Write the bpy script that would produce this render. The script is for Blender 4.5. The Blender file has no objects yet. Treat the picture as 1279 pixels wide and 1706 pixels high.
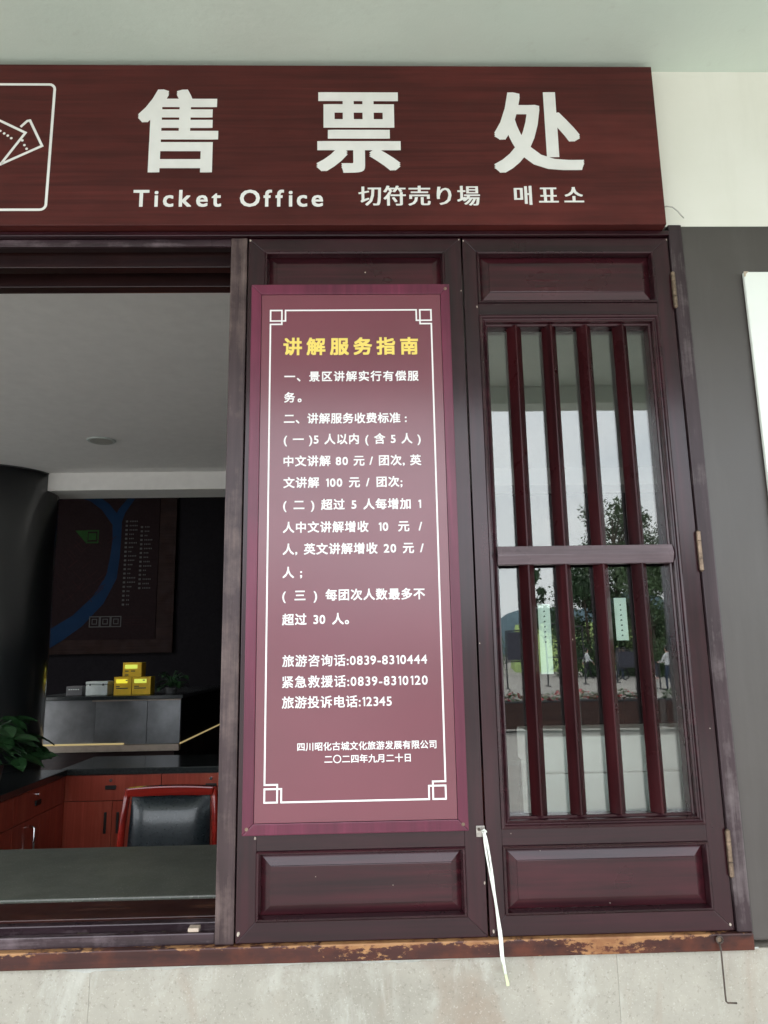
import bpy, bmesh, math, random
from mathutils import Vector, Matrix
random.seed(7)
S = bpy.context.scene
COL = S.collection
PI = math.pi

# ------------------------------------------------------------------ camera
cam = bpy.data.cameras.new('camera'); camo = bpy.data.objects.new('camera', cam); COL.objects.link(camo)
right = Vector((0.99957797, -0.02371275, -0.01678066))
fwd = Vector((0.02645746, 0.9816548, 0.18882228)).normalized()
back = -fwd
right = (right - right.dot(back) * back).normalized()
up = back.cross(right)
camo.matrix_world = Matrix(((right.x, up.x, back.x, 0.0), (right.y, up.y, back.y, -1.65),
                            (right.z, up.z, back.z, 1.5), (0, 0, 0, 1)))
cam.sensor_fit = 'VERTICAL'; cam.sensor_height = 24.0
cam.lens = 24.0 * 1232.0 / 1706.0
cam.clip_start = 0.05; cam.clip_end = 2000
S.camera = camo

# ------------------------------------------------------------------ sky, sun, exposure
SUN_EL, SUN_AZ = math.radians(50), math.radians(205)      # high, behind and left of the camera
W = bpy.data.worlds.new('World'); S.world = W; W.use_nodes = True
nt = W.node_tree; nt.nodes.clear()
out = nt.nodes.new('ShaderNodeOutputWorld'); bg = nt.nodes.new('ShaderNodeBackground')
bg.inputs['Strength'].default_value = 0.12
sky = nt.nodes.new('ShaderNodeTexSky'); sky.sky_type = 'NISHITA'; sky.sun_disc = False
sky.sun_elevation = SUN_EL; sky.sun_rotation = SUN_AZ; sky.dust_density = 3.0; sky.air_density = 1.2
tc = nt.nodes.new('ShaderNodeTexCoord'); mp = nt.nodes.new('ShaderNodeMapping')
mp.inputs['Scale'].default_value = (1.0, 1.0, 2.6)
no = nt.nodes.new('ShaderNodeTexNoise'); no.inputs['Scale'].default_value = 2.2; no.inputs['Detail'].default_value = 7
no.inputs['Roughness'].default_value = 0.55
rp = nt.nodes.new('ShaderNodeValToRGB')
rp.color_ramp.elements[0].position = 0.25; rp.color_ramp.elements[0].color = (17.5, 19.6, 21.8, 1)
rp.color_ramp.elements[1].position = 0.72; rp.color_ramp.elements[1].color = (25.5, 26.2, 26.8, 1)
mx = nt.nodes.new('ShaderNodeMix'); mx.data_type = 'RGBA'; mx.inputs[0].default_value = 0.86
nt.links.new(tc.outputs['Generated'], mp.inputs[0]); nt.links.new(mp.outputs[0], no.inputs['Vector'])
nt.links.new(no.outputs['Fac'], rp.inputs[0])
nt.links.new(sky.outputs[0], mx.inputs[6]); nt.links.new(rp.outputs[0], mx.inputs[7])
nt.links.new(mx.outputs[2], bg.inputs['Color']); nt.links.new(bg.outputs[0], out.inputs[0])
sl = bpy.data.lights.new('sun', 'SUN'); sl.energy = 2.2; sl.angle = math.radians(14); sl.color = (1.0, 0.96, 0.9)
slo = bpy.data.objects.new('sun', sl); COL.objects.link(slo)
sd = Vector((math.sin(SUN_AZ) * math.cos(SUN_EL), math.cos(SUN_AZ) * math.cos(SUN_EL), math.sin(SUN_EL)))
slo.rotation_euler = sd.to_track_quat('Z', 'Y').to_euler(); slo.location = (0, -8, 12)
S.view_settings.view_transform = 'Standard'; S.view_settings.look = 'None'
S.view_settings.gamma = 1.0; S.view_settings.use_curve_mapping = False
S.view_settings.exposure = 0.72
S.render.engine = 'CYCLES'
S.cycles.max_bounces = 10; S.cycles.diffuse_bounces = 5; S.cycles.glossy_bounces = 4
S.cycles.transparent_max_bounces = 12; S.cycles.sample_clamp_indirect = 6.0
S.cycles.use_denoising = True

# ------------------------------------------------------------------ materials
class N:
    """small node helper"""
    def __init__(s, name):
        s.m = bpy.data.materials.new(name); s.m.use_nodes = True; s.t = s.m.node_tree
        s.b = s.t.nodes['Principled BSDF']; s.c = None
    def n(s, k, **kw):
        x = s.t.nodes.new(k)
        for a, v in kw.items(): setattr(x, a, v)
        return x
    def l(s, a, b): s.t.links.new(a, b)
    def coord(s, scale=(1, 1, 1), rnd=True, kind='Object'):
        tc = s.n('ShaderNodeTexCoord'); mp = s.n('ShaderNodeMapping'); mp.inputs['Scale'].default_value = scale
        s.l(tc.outputs[kind], mp.inputs[0])
        if rnd:
            oi = s.n('ShaderNodeObjectInfo'); mu = s.n('ShaderNodeMath', operation='MULTIPLY'); mu.inputs[1].default_value = 37.0
            cb = s.n('ShaderNodeCombineXYZ'); s.l(oi.outputs['Random'], mu.inputs[0])
            for i in range(3): s.l(mu.outputs[0], cb.inputs[i])
            s.l(cb.outputs[0], mp.inputs['Location'])
        return mp.outputs[0]
    def noise(s, v, sc, det=5, ro=0.55, dist=0.0):
        x = s.n('ShaderNodeTexNoise'); x.inputs['Scale'].default_value = sc; x.inputs['Detail'].default_value = det
        x.inputs['Roughness'].default_value = ro; x.inputs['Distortion'].default_value = dist
        s.l(v, x.inputs['Vector']); return x.outputs['Fac']
    def ramp(s, f, stops):
        r = s.n('ShaderNodeValToRGB'); e = r.color_ramp.elements
        while len(e) < len(stops): e.new(0.5)
        for q, (p, c) in zip(e, stops):
            q.position = p; q.color = tuple(c) + (1,) if len(c) == 3 else c
        s.l(f, r.inputs[0]); return r.outputs[0]
    def fr(s, f, a, b, c=0.0, d=1.0):
        r = s.n('ShaderNodeMapRange'); r.inputs[1].default_value = a; r.inputs[2].default_value = b
        r.inputs[3].default_value = c; r.inputs[4].default_value = d; s.l(f, r.inputs[0]); return r.outputs[0]
    def mix(s, f, a, b, mode='MIX'):
        x = s.n('ShaderNodeMix', data_type='RGBA', blend_type=mode)
        for i, v in ((0, f), (6, a), (7, b)):
            if isinstance(v, (int, float)): x.inputs[i].default_value = v
            elif isinstance(v, tuple): x.inputs[i].default_value = v + (1,)
            else: s.l(v, x.inputs[i])
        return x.outputs[2]
    def math(s, op, a, b):
        x = s.n('ShaderNodeMath', operation=op)
        for i, v in ((0, a), (1, b)):
            if isinstance(v, (int, float)): x.inputs[i].default_value = v
            else: s.l(v, x.inputs[i])
        return x.outputs[0]
    def bump(s, h, st, d=0.002):
        x = s.n('ShaderNodeBump'); x.inputs['Strength'].default_value = st; x.inputs['Distance'].default_value = d
        s.l(h, x.inputs['Height']); s.l(x.outputs[0], s.b.inputs['Normal'])
    def set(s, color=None, rough=None, metal=None, spec=None, coat=None, coat_r=None):
        for k, v in (('Base Color', color), ('Roughness', rough), ('Metallic', metal), ('Specular IOR Level', spec),
                     ('Coat Weight', coat), ('Coat Roughness', coat_r)):
            if v is None: continue
            if isinstance(v, tuple): s.b.inputs[k].default_value = v + (1,)
            elif isinstance(v, (int, float)): s.b.inputs[k].default_value = v
            else: s.l(v, s.b.inputs[k])
        return s

def plain(name, c, rough=0.5, metal=0.0, var=0.12, sc=18, bump=0.15, spec=0.5, coat=0.0):
    s = N(name); v = s.coord()
    f = s.noise(v, sc)
    a = tuple(x * (1 - var) for x in c); b = tuple(min(1, x * (1 + var)) for x in c)
    s.set(s.ramp(f, [(0.3, a), (0.7, b)]), s.fr(s.noise(v, sc * 2.3), 0.3, 0.7, rough * 0.85, min(1, rough * 1.15)), metal, spec, coat, 0.1)
    if bump: s.bump(s.noise(v, sc * 5), bump, 0.001)
    return s.m

def wood(name, dark, mid, axis='z', rough=0.33, grain=60, worn=None, worn_amt=0.0, specks=0.0, coat=0.6, coat_r=0.16, edge_wear=None, bump=0.25, spec=0.2):
    s = N(name)
    sc = {'x': (0.035, 1, 1), 'z': (1, 1, 0.035), 'y': (1, 0.035, 1)}[axis]
    v = s.coord(sc); v2 = s.coord()
    g = s.noise(v, grain, 6, 0.6, 0.4); big = s.noise(v2, 5, 4)
    c = s.ramp(g, [(0.3, dark), (0.62, mid), (0.75, tuple(x * 1.5 for x in mid))])
    c = s.mix(s.fr(big, 0.3, 0.7, 0, 0.45), c, tuple(x * 0.7 for x in dark))
    c = s.mix(s.fr(s.noise(s.coord(tuple(.25 if q < .5 else 1 for q in sc)), 6, 5, .6), .5, .72, 0, .45), c, tuple(min(.6, x * 1.9) for x in mid))
    r = s.fr(s.noise(v2, 9), .3, .7, rough * 0.8, rough * 1.25)
    if worn:
        w = s.fr(s.math('ADD', s.math('MULTIPLY', s.noise(v, grain * .6, 6, 0.7), 0.5), s.math('MULTIPLY', s.noise(v2, 7, 6, 0.7), 0.5)), 0.5 - worn_amt * 0.25, 0.62 - worn_amt * 0.2)
        c = s.mix(w, c, worn); r = s.math('ADD', r, s.math('MULTIPLY', w, 0.15))
    if edge_wear:                           # paint rubbed off near the top edge of the sill
        z, depth, col = edge_wear
        tc = s.n('ShaderNodeTexCoord'); sp = s.n('ShaderNodeSeparateXYZ'); s.l(tc.outputs['Object'], sp.inputs[0])
        near = s.fr(sp.outputs['Z'], z - depth, z, 0.0, 1.0)
        nn = s.math('ADD', s.noise(s.coord((1, 1, 2.2), False), 46, 9, 0.72), s.math('MULTIPLY', s.noise(s.coord((1, 1, 1), False), 3.1, 5), 1.1))
        mk = s.fr(s.math('ADD', nn, s.math('MULTIPLY', s.math('POWER', near, 2.0), 0.26)), 1.21, 1.28)
        c = s.mix(mk, c, col); r = s.math('ADD', r, s.math('MULTIPLY', mk, 0.3))
        mk2 = s.fr(s.noise(s.coord((1, 1, 1.5), False), 13, 6, .6), 0.45, 0.65, 0, 0.55)
        c = s.mix(mk2, c, (0.13, 0.036, 0.016))
    if specks:
        vo = s.n('ShaderNodeTexVoronoi'); vo.inputs['Scale'].default_value = 16; s.l(v2, vo.inputs['Vector'])
        sz = s.math('ADD', vo.outputs['Distance'], s.math('MULTIPLY', s.noise(v2, 90), 0.05))
        pick = s.n('ShaderNodeSeparateColor'); s.l(vo.outputs['Color'], pick.inputs[0])
        a = s.math('LESS_THAN', sz, 0.055 + specks * .03); b = s.math('LESS_THAN', pick.outputs[0], specks)
        c = s.mix(s.math('MULTIPLY', a, b), c, (0.42, 0.34, 0.27))
    s.b.inputs['Specular Tint'].default_value = (1, .85, .92, 1); s.b.inputs['Coat Tint'].default_value = (1, .93, .97, 1)
    s.set(c, r, 0, spec, coat, coat_r); s.b.inputs['Coat IOR'].default_value = 1.52
    s.bump(g, bump, 0.0008)
    return s.m

M = {}
D_, M_ = (0.008, 0.0019, 0.0032), (0.027, 0.0050, 0.0084)
M['wood_v'] = wood('dark varnished wood vertical grain', D_, M_, 'z', specks=0.05)
M['wood_h'] = wood('dark varnished wood horizontal grain', D_, M_, 'x', specks=0.05)
M['mould'] = wood('dark varnished moulding', D_, (0.034, 0.010, 0.0135), 'x', rough=0.28, bump=0.1)
M['panel'] = wood('dark varnished panel', (0.012, 0.0026, 0.0042), (0.044, 0.0062, 0.0105), 'x', rough=0.3, specks=0.03)
M['bar'] = wood('oxblood lattice wood', (0.013, 0.0025, 0.0033), (0.037, 0.006, 0.0075), 'z', rough=0.3, specks=0.03, coat=0.1, spec=0.2)
M['crossbar'] = wood('greyish varnished crossbar', (0.10, 0.080, 0.088), (0.155, 0.125, 0.138), 'x', rough=0.3, specks=0.04, coat=.8)
M['post'] = wood('weathered grey brown post', (0.028, 0.017, 0.017), (0.062, 0.040, 0.041), 'z', rough=0.42, worn=(0.13, 0.095, 0.085), worn_amt=0.05, specks=0.16, coat=0.4, coat_r=0.3)
M['jamb'] = wood('weathered dark jamb', (0.020, 0.012, 0.014), (0.048, 0.032, 0.036), 'z', rough=0.4, worn=(0.12, 0.10, 0.10), worn_amt=0.0, specks=0.12, coat=0.35, coat_r=0.3)
M['sill'] = wood('rubbed brown sill', (0.022, 0.009, 0.008), (0.05, 0.018, 0.014), 'x', rough=0.42, edge_wear=(0.0, 0.018, (0.36, 0.19, 0.08)), specks=0.16, coat=0.3)
M['track'] = wood('dark track timber', (0.02, 0.012, 0.015), (0.045, 0.026, 0.032), 'x', rough=0.3, worn=(0.14, 0.11, 0.12), worn_amt=0.05, specks=0.14)
M['inner_board'] = wood('red brown inner board', (0.02, 0.006, 0.005), (0.05, 0.015, 0.011), 'x', rough=0.4, worn=(0.14, 0.06, 0.035), worn_amt=-0.1)
M['lintel'] = wood('dark recess timber', (0.008, 0.004, 0.004), (0.02, 0.007, 0.006), 'x', rough=0.5)
M['signwood'] = wood('red wood grain sign laminate', (0.046, 0.0095, 0.0080), (0.088, 0.0175, 0.0145), 'x', rough=0.36, grain=62, coat=0.15, coat_r=0.3, bump=0.05, specks=0.012)
M['poster_frame'] = wood('maroon poster frame', (0.085, 0.012, 0.030), (0.125, 0.018, 0.044), 'z', rough=0.33, bump=0.06, coat=0.55, coat_r=0.25, specks=0.02)
M['cabinet'] = wood('red lacquered cabinet wood', (0.36, 0.065, 0.038), (0.50, 0.095, 0.058), 'z', rough=0.35, bump=0.04, grain=40)
M['chairwood'] = wood('bright red lacquered chair wood', (0.19, 0.012, 0.007), (0.29, 0.020, 0.012), 'x', rough=0.22, bump=0.03, coat=0.9, coat_r=0.08)
M['map_board'] = wood('dark map board', (0.014, 0.007, 0.005), (0.026, 0.013, 0.009), 'x', rough=0.7, coat=0, spec=.2)
M['map_field'] = plain('map dark field', (0.016, 0.0075, 0.008), 0.75, spec=.12)
M['darkwood'] = wood('plain dark desk wood', (0.02, 0.012, 0.01), (0.035, 0.02, 0.016), 'x', rough=0.45)

s = N('maroon acrylic sign face'); v = s.coord()
s.set(s.mix(s.fr(s.noise(v, 3.5), .35, .65), (0.130, 0.019, 0.036), (0.148, 0.022, 0.042)), s.fr(s.noise(v, 6), .3, .7, .34, .42), 0, .4, 1.0, .2); s.b.inputs['Coat IOR'].default_value = 1.5
M['poster'] = s.m
M['white_print'] = plain('white printed lettering', (0.80, 0.78, 0.78), 0.45, var=0.03, bump=0)
M['yellow_print'] = plain('yellow printed lettering', (0.80, 0.62, 0.13), 0.45, var=0.03, bump=0)
M['sign_print'] = plain('off white vinyl lettering', (0.76, 0.765, 0.74), 0.45, var=0.05, bump=0)
M['seam'] = plain('dark red seam line', (0.05, 0.008, 0.014), 0.4, var=0.02, bump=0)

s = N('white painted ceiling plaster'); v = s.coord(rnd=False)
s.set(s.mix(s.fr(s.noise(v, 1.3, 4), .35, .65), (0.60, 0.71, 0.63), (0.67, 0.75, 0.67)), 0.85); 
cs = s.b.inputs['Base Color'].links[0].from_socket
cs = s.mix(s.fr(s.noise(v, .8, 7, .65), .52, .75, 0, .35), cs, (0.55, 0.60, 0.54)); cs = s.mix(s.fr(s.noise(v, 22, 6, .7), .6, .72, 0, .18), cs, (0.45, 0.47, 0.42))
s.set(cs); s.bump(s.noise(v, 60, 7, .6), .35, .002); M['ceiling'] = s.m
s = N('white wall paint'); v = s.coord(rnd=False)
s.set(s.mix(s.fr(s.noise(v, 2, 5), .35, .65), (0.70, 0.70, 0.62), (0.76, 0.76, 0.69)), 0.8); 
cs = s.b.inputs['Base Color'].links[0].from_socket; vv = s.coord((3, 3, .35), False)
cs = s.mix(s.fr(s.noise(vv, 3, 7, .65), .5, .75, 0, .3), cs, (0.58, 0.58, 0.50)); s.set(cs); s.bump(s.noise(v, 45, 7, .6), .35, .002); M['white_wall'] = s.m
s = N('grey wall paint'); v = s.coord(rnd=False)
gc = s.mix(s.fr(s.noise(v, 3, 6, .6), .3, .7), (0.034, 0.026, 0.023), (0.050, 0.040, 0.036))
gc = s.mix(s.fr(s.noise(s.coord((4, 4, .4), False), 3, 7, .65), .5, .75, 0, .35), gc, (0.075, 0.068, 0.062))
s.set(gc, s.fr(s.noise(v, 12), .3, .7, .4, .55), 0, .4, .8, .36); s.bump(s.noise(v, 50, 6), .25, .0012); M['grey_wall'] = s.m

def stone(name, a, b, stain, rough=0.6, sc=1.0, streak=(0.52, 0.52, 0.47)):
    s = N(name); v = s.coord(); vf = s.coord((1.6, 1.6, 0.55))
    c = s.mix(s.fr(s.noise(v, 4 * sc, 6, .6, .8), .32, .68), a, b)
    c = s.mix(s.fr(s.noise(vf, 3.1 * sc, 6, .6, 1.2), .54, .74, 0, .6), c, stain)
    c = s.mix(s.fr(s.noise(vf, 5 * sc, 7, .7, .6), .54, .68, 0, .55), c, streak)
    c = s.mix(s.fr(s.noise(v, 38 * sc, 6, .65), .3, .75, 0.0, .22), c, tuple(x * .62 for x in a))
    c = s.mix(s.fr(s.noise(v, 150 * sc, 4, .6), .58, .70, 0, .45), c, (0.16, 0.14, 0.11))
    c = s.mix(s.fr(s.noise(v, 260 * sc, 2, .5), .62, .70, 0, .35), c, (0.55, 0.52, 0.46))
    s.set(c, s.fr(s.noise(v, 8), .3, .7, rough * .8, rough * 1.2), 0, .5); s.bump(s.noise(v, 40, 7), .3, .0012)
    return s.m
M['stone'] = stone('pale beige stone cladding', (0.30, 0.282, 0.238), (0.385, 0.362, 0.308), (0.27, 0.185, 0.13))
M['mortar'] = stone('white mortar', (0.42, 0.43, 0.40), (0.56, 0.57, 0.54), (0.3, 0.28, 0.25), .9, 4)
M['ledge'] = stone('grey green counter stone', (0.085, 0.09, 0.075), (0.125, 0.128, 0.108), (0.15, 0.148, 0.13), .35, 1.0, (0.13, 0.134, 0.115))
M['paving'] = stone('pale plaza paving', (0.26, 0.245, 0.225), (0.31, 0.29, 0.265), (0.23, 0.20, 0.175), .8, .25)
M['plaza'] = stone('pale paving lightened as sunlit', (0.34, 0.32, 0.29), (0.40, 0.375, 0.345), (0.30, 0.26, 0.23), .8, .25)  # same paving in a lighter colour, standing in for brighter sun on the plaza
M['granite'] = plain('dark polished granite', (0.028, 0.032, 0.033), 0.18, sc=90, var=.4, bump=0)
M['office_floor'] = plain('pale grey office floor', (0.42, 0.41, 0.39), 0.4)
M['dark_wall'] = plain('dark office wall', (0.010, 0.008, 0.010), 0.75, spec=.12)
M['column'] = plain('dark glossy column', (0.016, 0.018, 0.020), 0.34, sc=.6, bump=0, coat=1, var=.03, spec=1.0)
M['office_ceiling'] = plain('matt white office ceiling', (0.88, 0.87, 0.85), 0.9, var=.03)
M['metal_desk'] = plain('brushed grey desk front', (0.19, 0.19, 0.195), 0.35, metal=.55, sc=6, var=.3)
M['desk_trim'] = plain('pale desk trim', (0.45, 0.36, 0.29), .35)
M['leather'] = plain('dark blue grey leather', (0.011, 0.017, 0.021), 0.30, sc=60, bump=.3, coat=.3)
M['yellow_box'] = plain('yellow card', (0.80, 0.50, 0.02), .5)
M['white_box'] = plain('pale plastic', (0.55, 0.60, 0.58), .45)
M['grey_box'] = plain('dark grey plastic', (0.07, 0.07, 0.075), .4)
M['storage'] = plain('white translucent plastic', (0.86, 0.90, 0.85), .45, var=.04, sc=4)
M['paper'] = plain('pale green paper notice', (0.62, 0.74, 0.68), .7, var=.04)
M['ink'] = plain('dark ink', (0.03, 0.045, 0.05), .6, var=0, bump=0)
M['steel'] = plain('worn steel', (0.42, 0.39, 0.36), 0.38, metal=.9, var=.35, sc=90)
M['brass'] = plain('tarnished bronze hinge', (0.20, 0.145, 0.105), 0.4, metal=.75, var=.45, sc=80)
M['chrome'] = plain('bright steel', (.7, .7, .7), .2, metal=1)
M['ribbon'] = plain('white plastic ribbon', (0.78, 0.80, 0.74), .4, var=.05, sc=40)
M['ribbon_end'] = plain('yellowed ribbon end', (0.62, 0.68, 0.42), .45, var=.08)
M['rust'] = plain('rusty brown iron', (0.075, 0.055, 0.045), .6, metal=.4, var=.5, sc=60)
M['wire'] = plain('grey cable', (0.42, 0.42, 0.38), .5)
M['blue'] = plain('map river blue', (0.006, 0.024, 0.062), .7, spec=.1, var=.2, sc=3)
M['green'] = plain('map green', (0.016, 0.055, 0.012), .7, spec=.1)
M['map_line'] = plain('map pale lines', (0.10, 0.098, 0.095), .7, spec=.1)
M['map_red'] = plain('map dull red', (0.028, 0.010, 0.010), .7, spec=.1)
M['leaf_dark'] = plain('pot plant leaf', (0.025, 0.075, 0.025), .4, var=.4, sc=12)
M['pot'] = plain('grey plant pot', (0.1, 0.1, 0.1), .5)
M['rubber'] = plain('black plastic', (0.012, 0.012, 0.012), .45)
M['whiteboard'] = plain('white board panel', (0.76, 0.80, 0.75), .45, var=.03, sc=3)
M['stain'] = plain('brown stain', (0.45, 0.38, 0.28), .7)
M['foliage_a'] = plain('mid green foliage', (0.085, 0.135, 0.06), .6, var=.5, sc=.9)
M['foliage_b'] = plain('dark green foliage', (0.055, 0.105, 0.048), .6, var=.5, sc=.9)
M['bark'] = plain('grey bark', (0.10, 0.08, 0.06), .9, var=.4, sc=6)
M['grass'] = plain('bright meadow grass', (0.27, 0.37, 0.11), .9, var=.3, sc=.5)
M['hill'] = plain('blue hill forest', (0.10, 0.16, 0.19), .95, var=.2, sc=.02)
M['planter'] = wood('brown planter planks', (0.045, 0.024, 0.018), (0.08, 0.04, 0.03), 'x', rough=.6, grain=12)
M['flower'] = plain('red flowers', (0.42, 0.05, 0.06), .6, var=.4)
M['chip'] = plain('pale primer under chipped paint', (0.42, 0.36, 0.30), .8, var=.2)
M['soil'] = plain('soil', (0.05, 0.035, 0.025), .95)
M['iron'] = plain('dark painted iron', (0.035, 0.035, 0.04), .5)
M['skin'] = plain('skin', (0.45, 0.27, 0.19), .55)
M['shirt_w'] = plain('white shirt cloth', (0.7, 0.71, 0.72), .8)
M['shirt_d'] = plain('dark shirt cloth', (0.06, 0.06, 0.08), .8)
M['trouser'] = plain('black trouser cloth', (0.02, 0.02, 0.026), .8)
M['jeans'] = plain('dark denim', (0.035, 0.05, 0.085), .8)
M['hair'] = plain('black hair', (0.012, 0.01, 0.01), .4)
M['pink'] = plain('pink plastic', (0.55, 0.24, 0.22), .5)

def glow(name, c, st):
    m = bpy.data.materials.new(name); m.use_nodes = True; b = m.node_tree.nodes['Principled BSDF']
    b.inputs['Base Color'].default_value = (c[0] * .5, c[1] * .5, c[2] * .5, 1)
    b.inputs['Emission Color'].default_value = c + (1,); b.inputs['Emission Strength'].default_value = st
    return m
M['led'] = glow('warm strip light', (1.0, 0.78, 0.36), .22)
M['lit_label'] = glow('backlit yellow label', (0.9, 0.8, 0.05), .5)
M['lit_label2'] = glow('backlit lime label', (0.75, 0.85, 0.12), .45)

def glass():
    m = bpy.data.materials.new('window glass'); m.use_nodes = True; t = m.node_tree; t.nodes.clear()
    o = t.nodes.new('ShaderNodeOutputMaterial'); g = t.nodes.new('ShaderNodeBsdfGlossy'); tr = t.nodes.new('ShaderNodeBsdfTransparent')
    g.inputs['Roughness'].default_value = 0.0; g.inputs['Color'].default_value = (1, .99, .97, 1)
    tr.inputs['Color'].default_value = (.89, .915, .90, 1)
    lw = t.nodes.new('ShaderNodeLayerWeight'); lw.inputs['Blend'].default_value = 0.5
    p = t.nodes.new('ShaderNodeMath'); p.operation = 'POWER'; p.inputs[1].default_value = 5
    mr = t.nodes.new('ShaderNodeMapRange'); mr.inputs[3].default_value = GLASS_F0; mr.inputs[4].default_value = 1.0
    mix = t.nodes.new('ShaderNodeMixShader')
    g.inputs['Roughness'].default_value = 0.012
    t.links.new(lw.outputs['Facing'], p.inputs[0]); t.links.new(p.outputs[0], mr.inputs[0]); t.links.new(mr.outputs[0], mix.inputs[0])
    t.links.new(tr.outputs[0], mix.inputs[1]); t.links.new(g.outputs[0], mix.inputs[2]); t.links.new(mix.outputs[0], o.inputs[0])
    tc = t.nodes.new('ShaderNodeTexCoord'); nz = t.nodes.new('ShaderNodeTexNoise'); nz.inputs['Scale'].default_value = 3.5; nz.inputs['Detail'].default_value = 1
    bp = t.nodes.new('ShaderNodeBump'); bp.inputs['Strength'].default_value = .07; bp.inputs['Distance'].default_value = .004
    t.links.new(tc.outputs['Object'], nz.inputs['Vector']); t.links.new(nz.outputs['Fac'], bp.inputs['Height']); t.links.new(bp.outputs[0], g.inputs['Normal'])
    return m
GLASS_F0 = 0.085
M['glass'] = glass()

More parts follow.
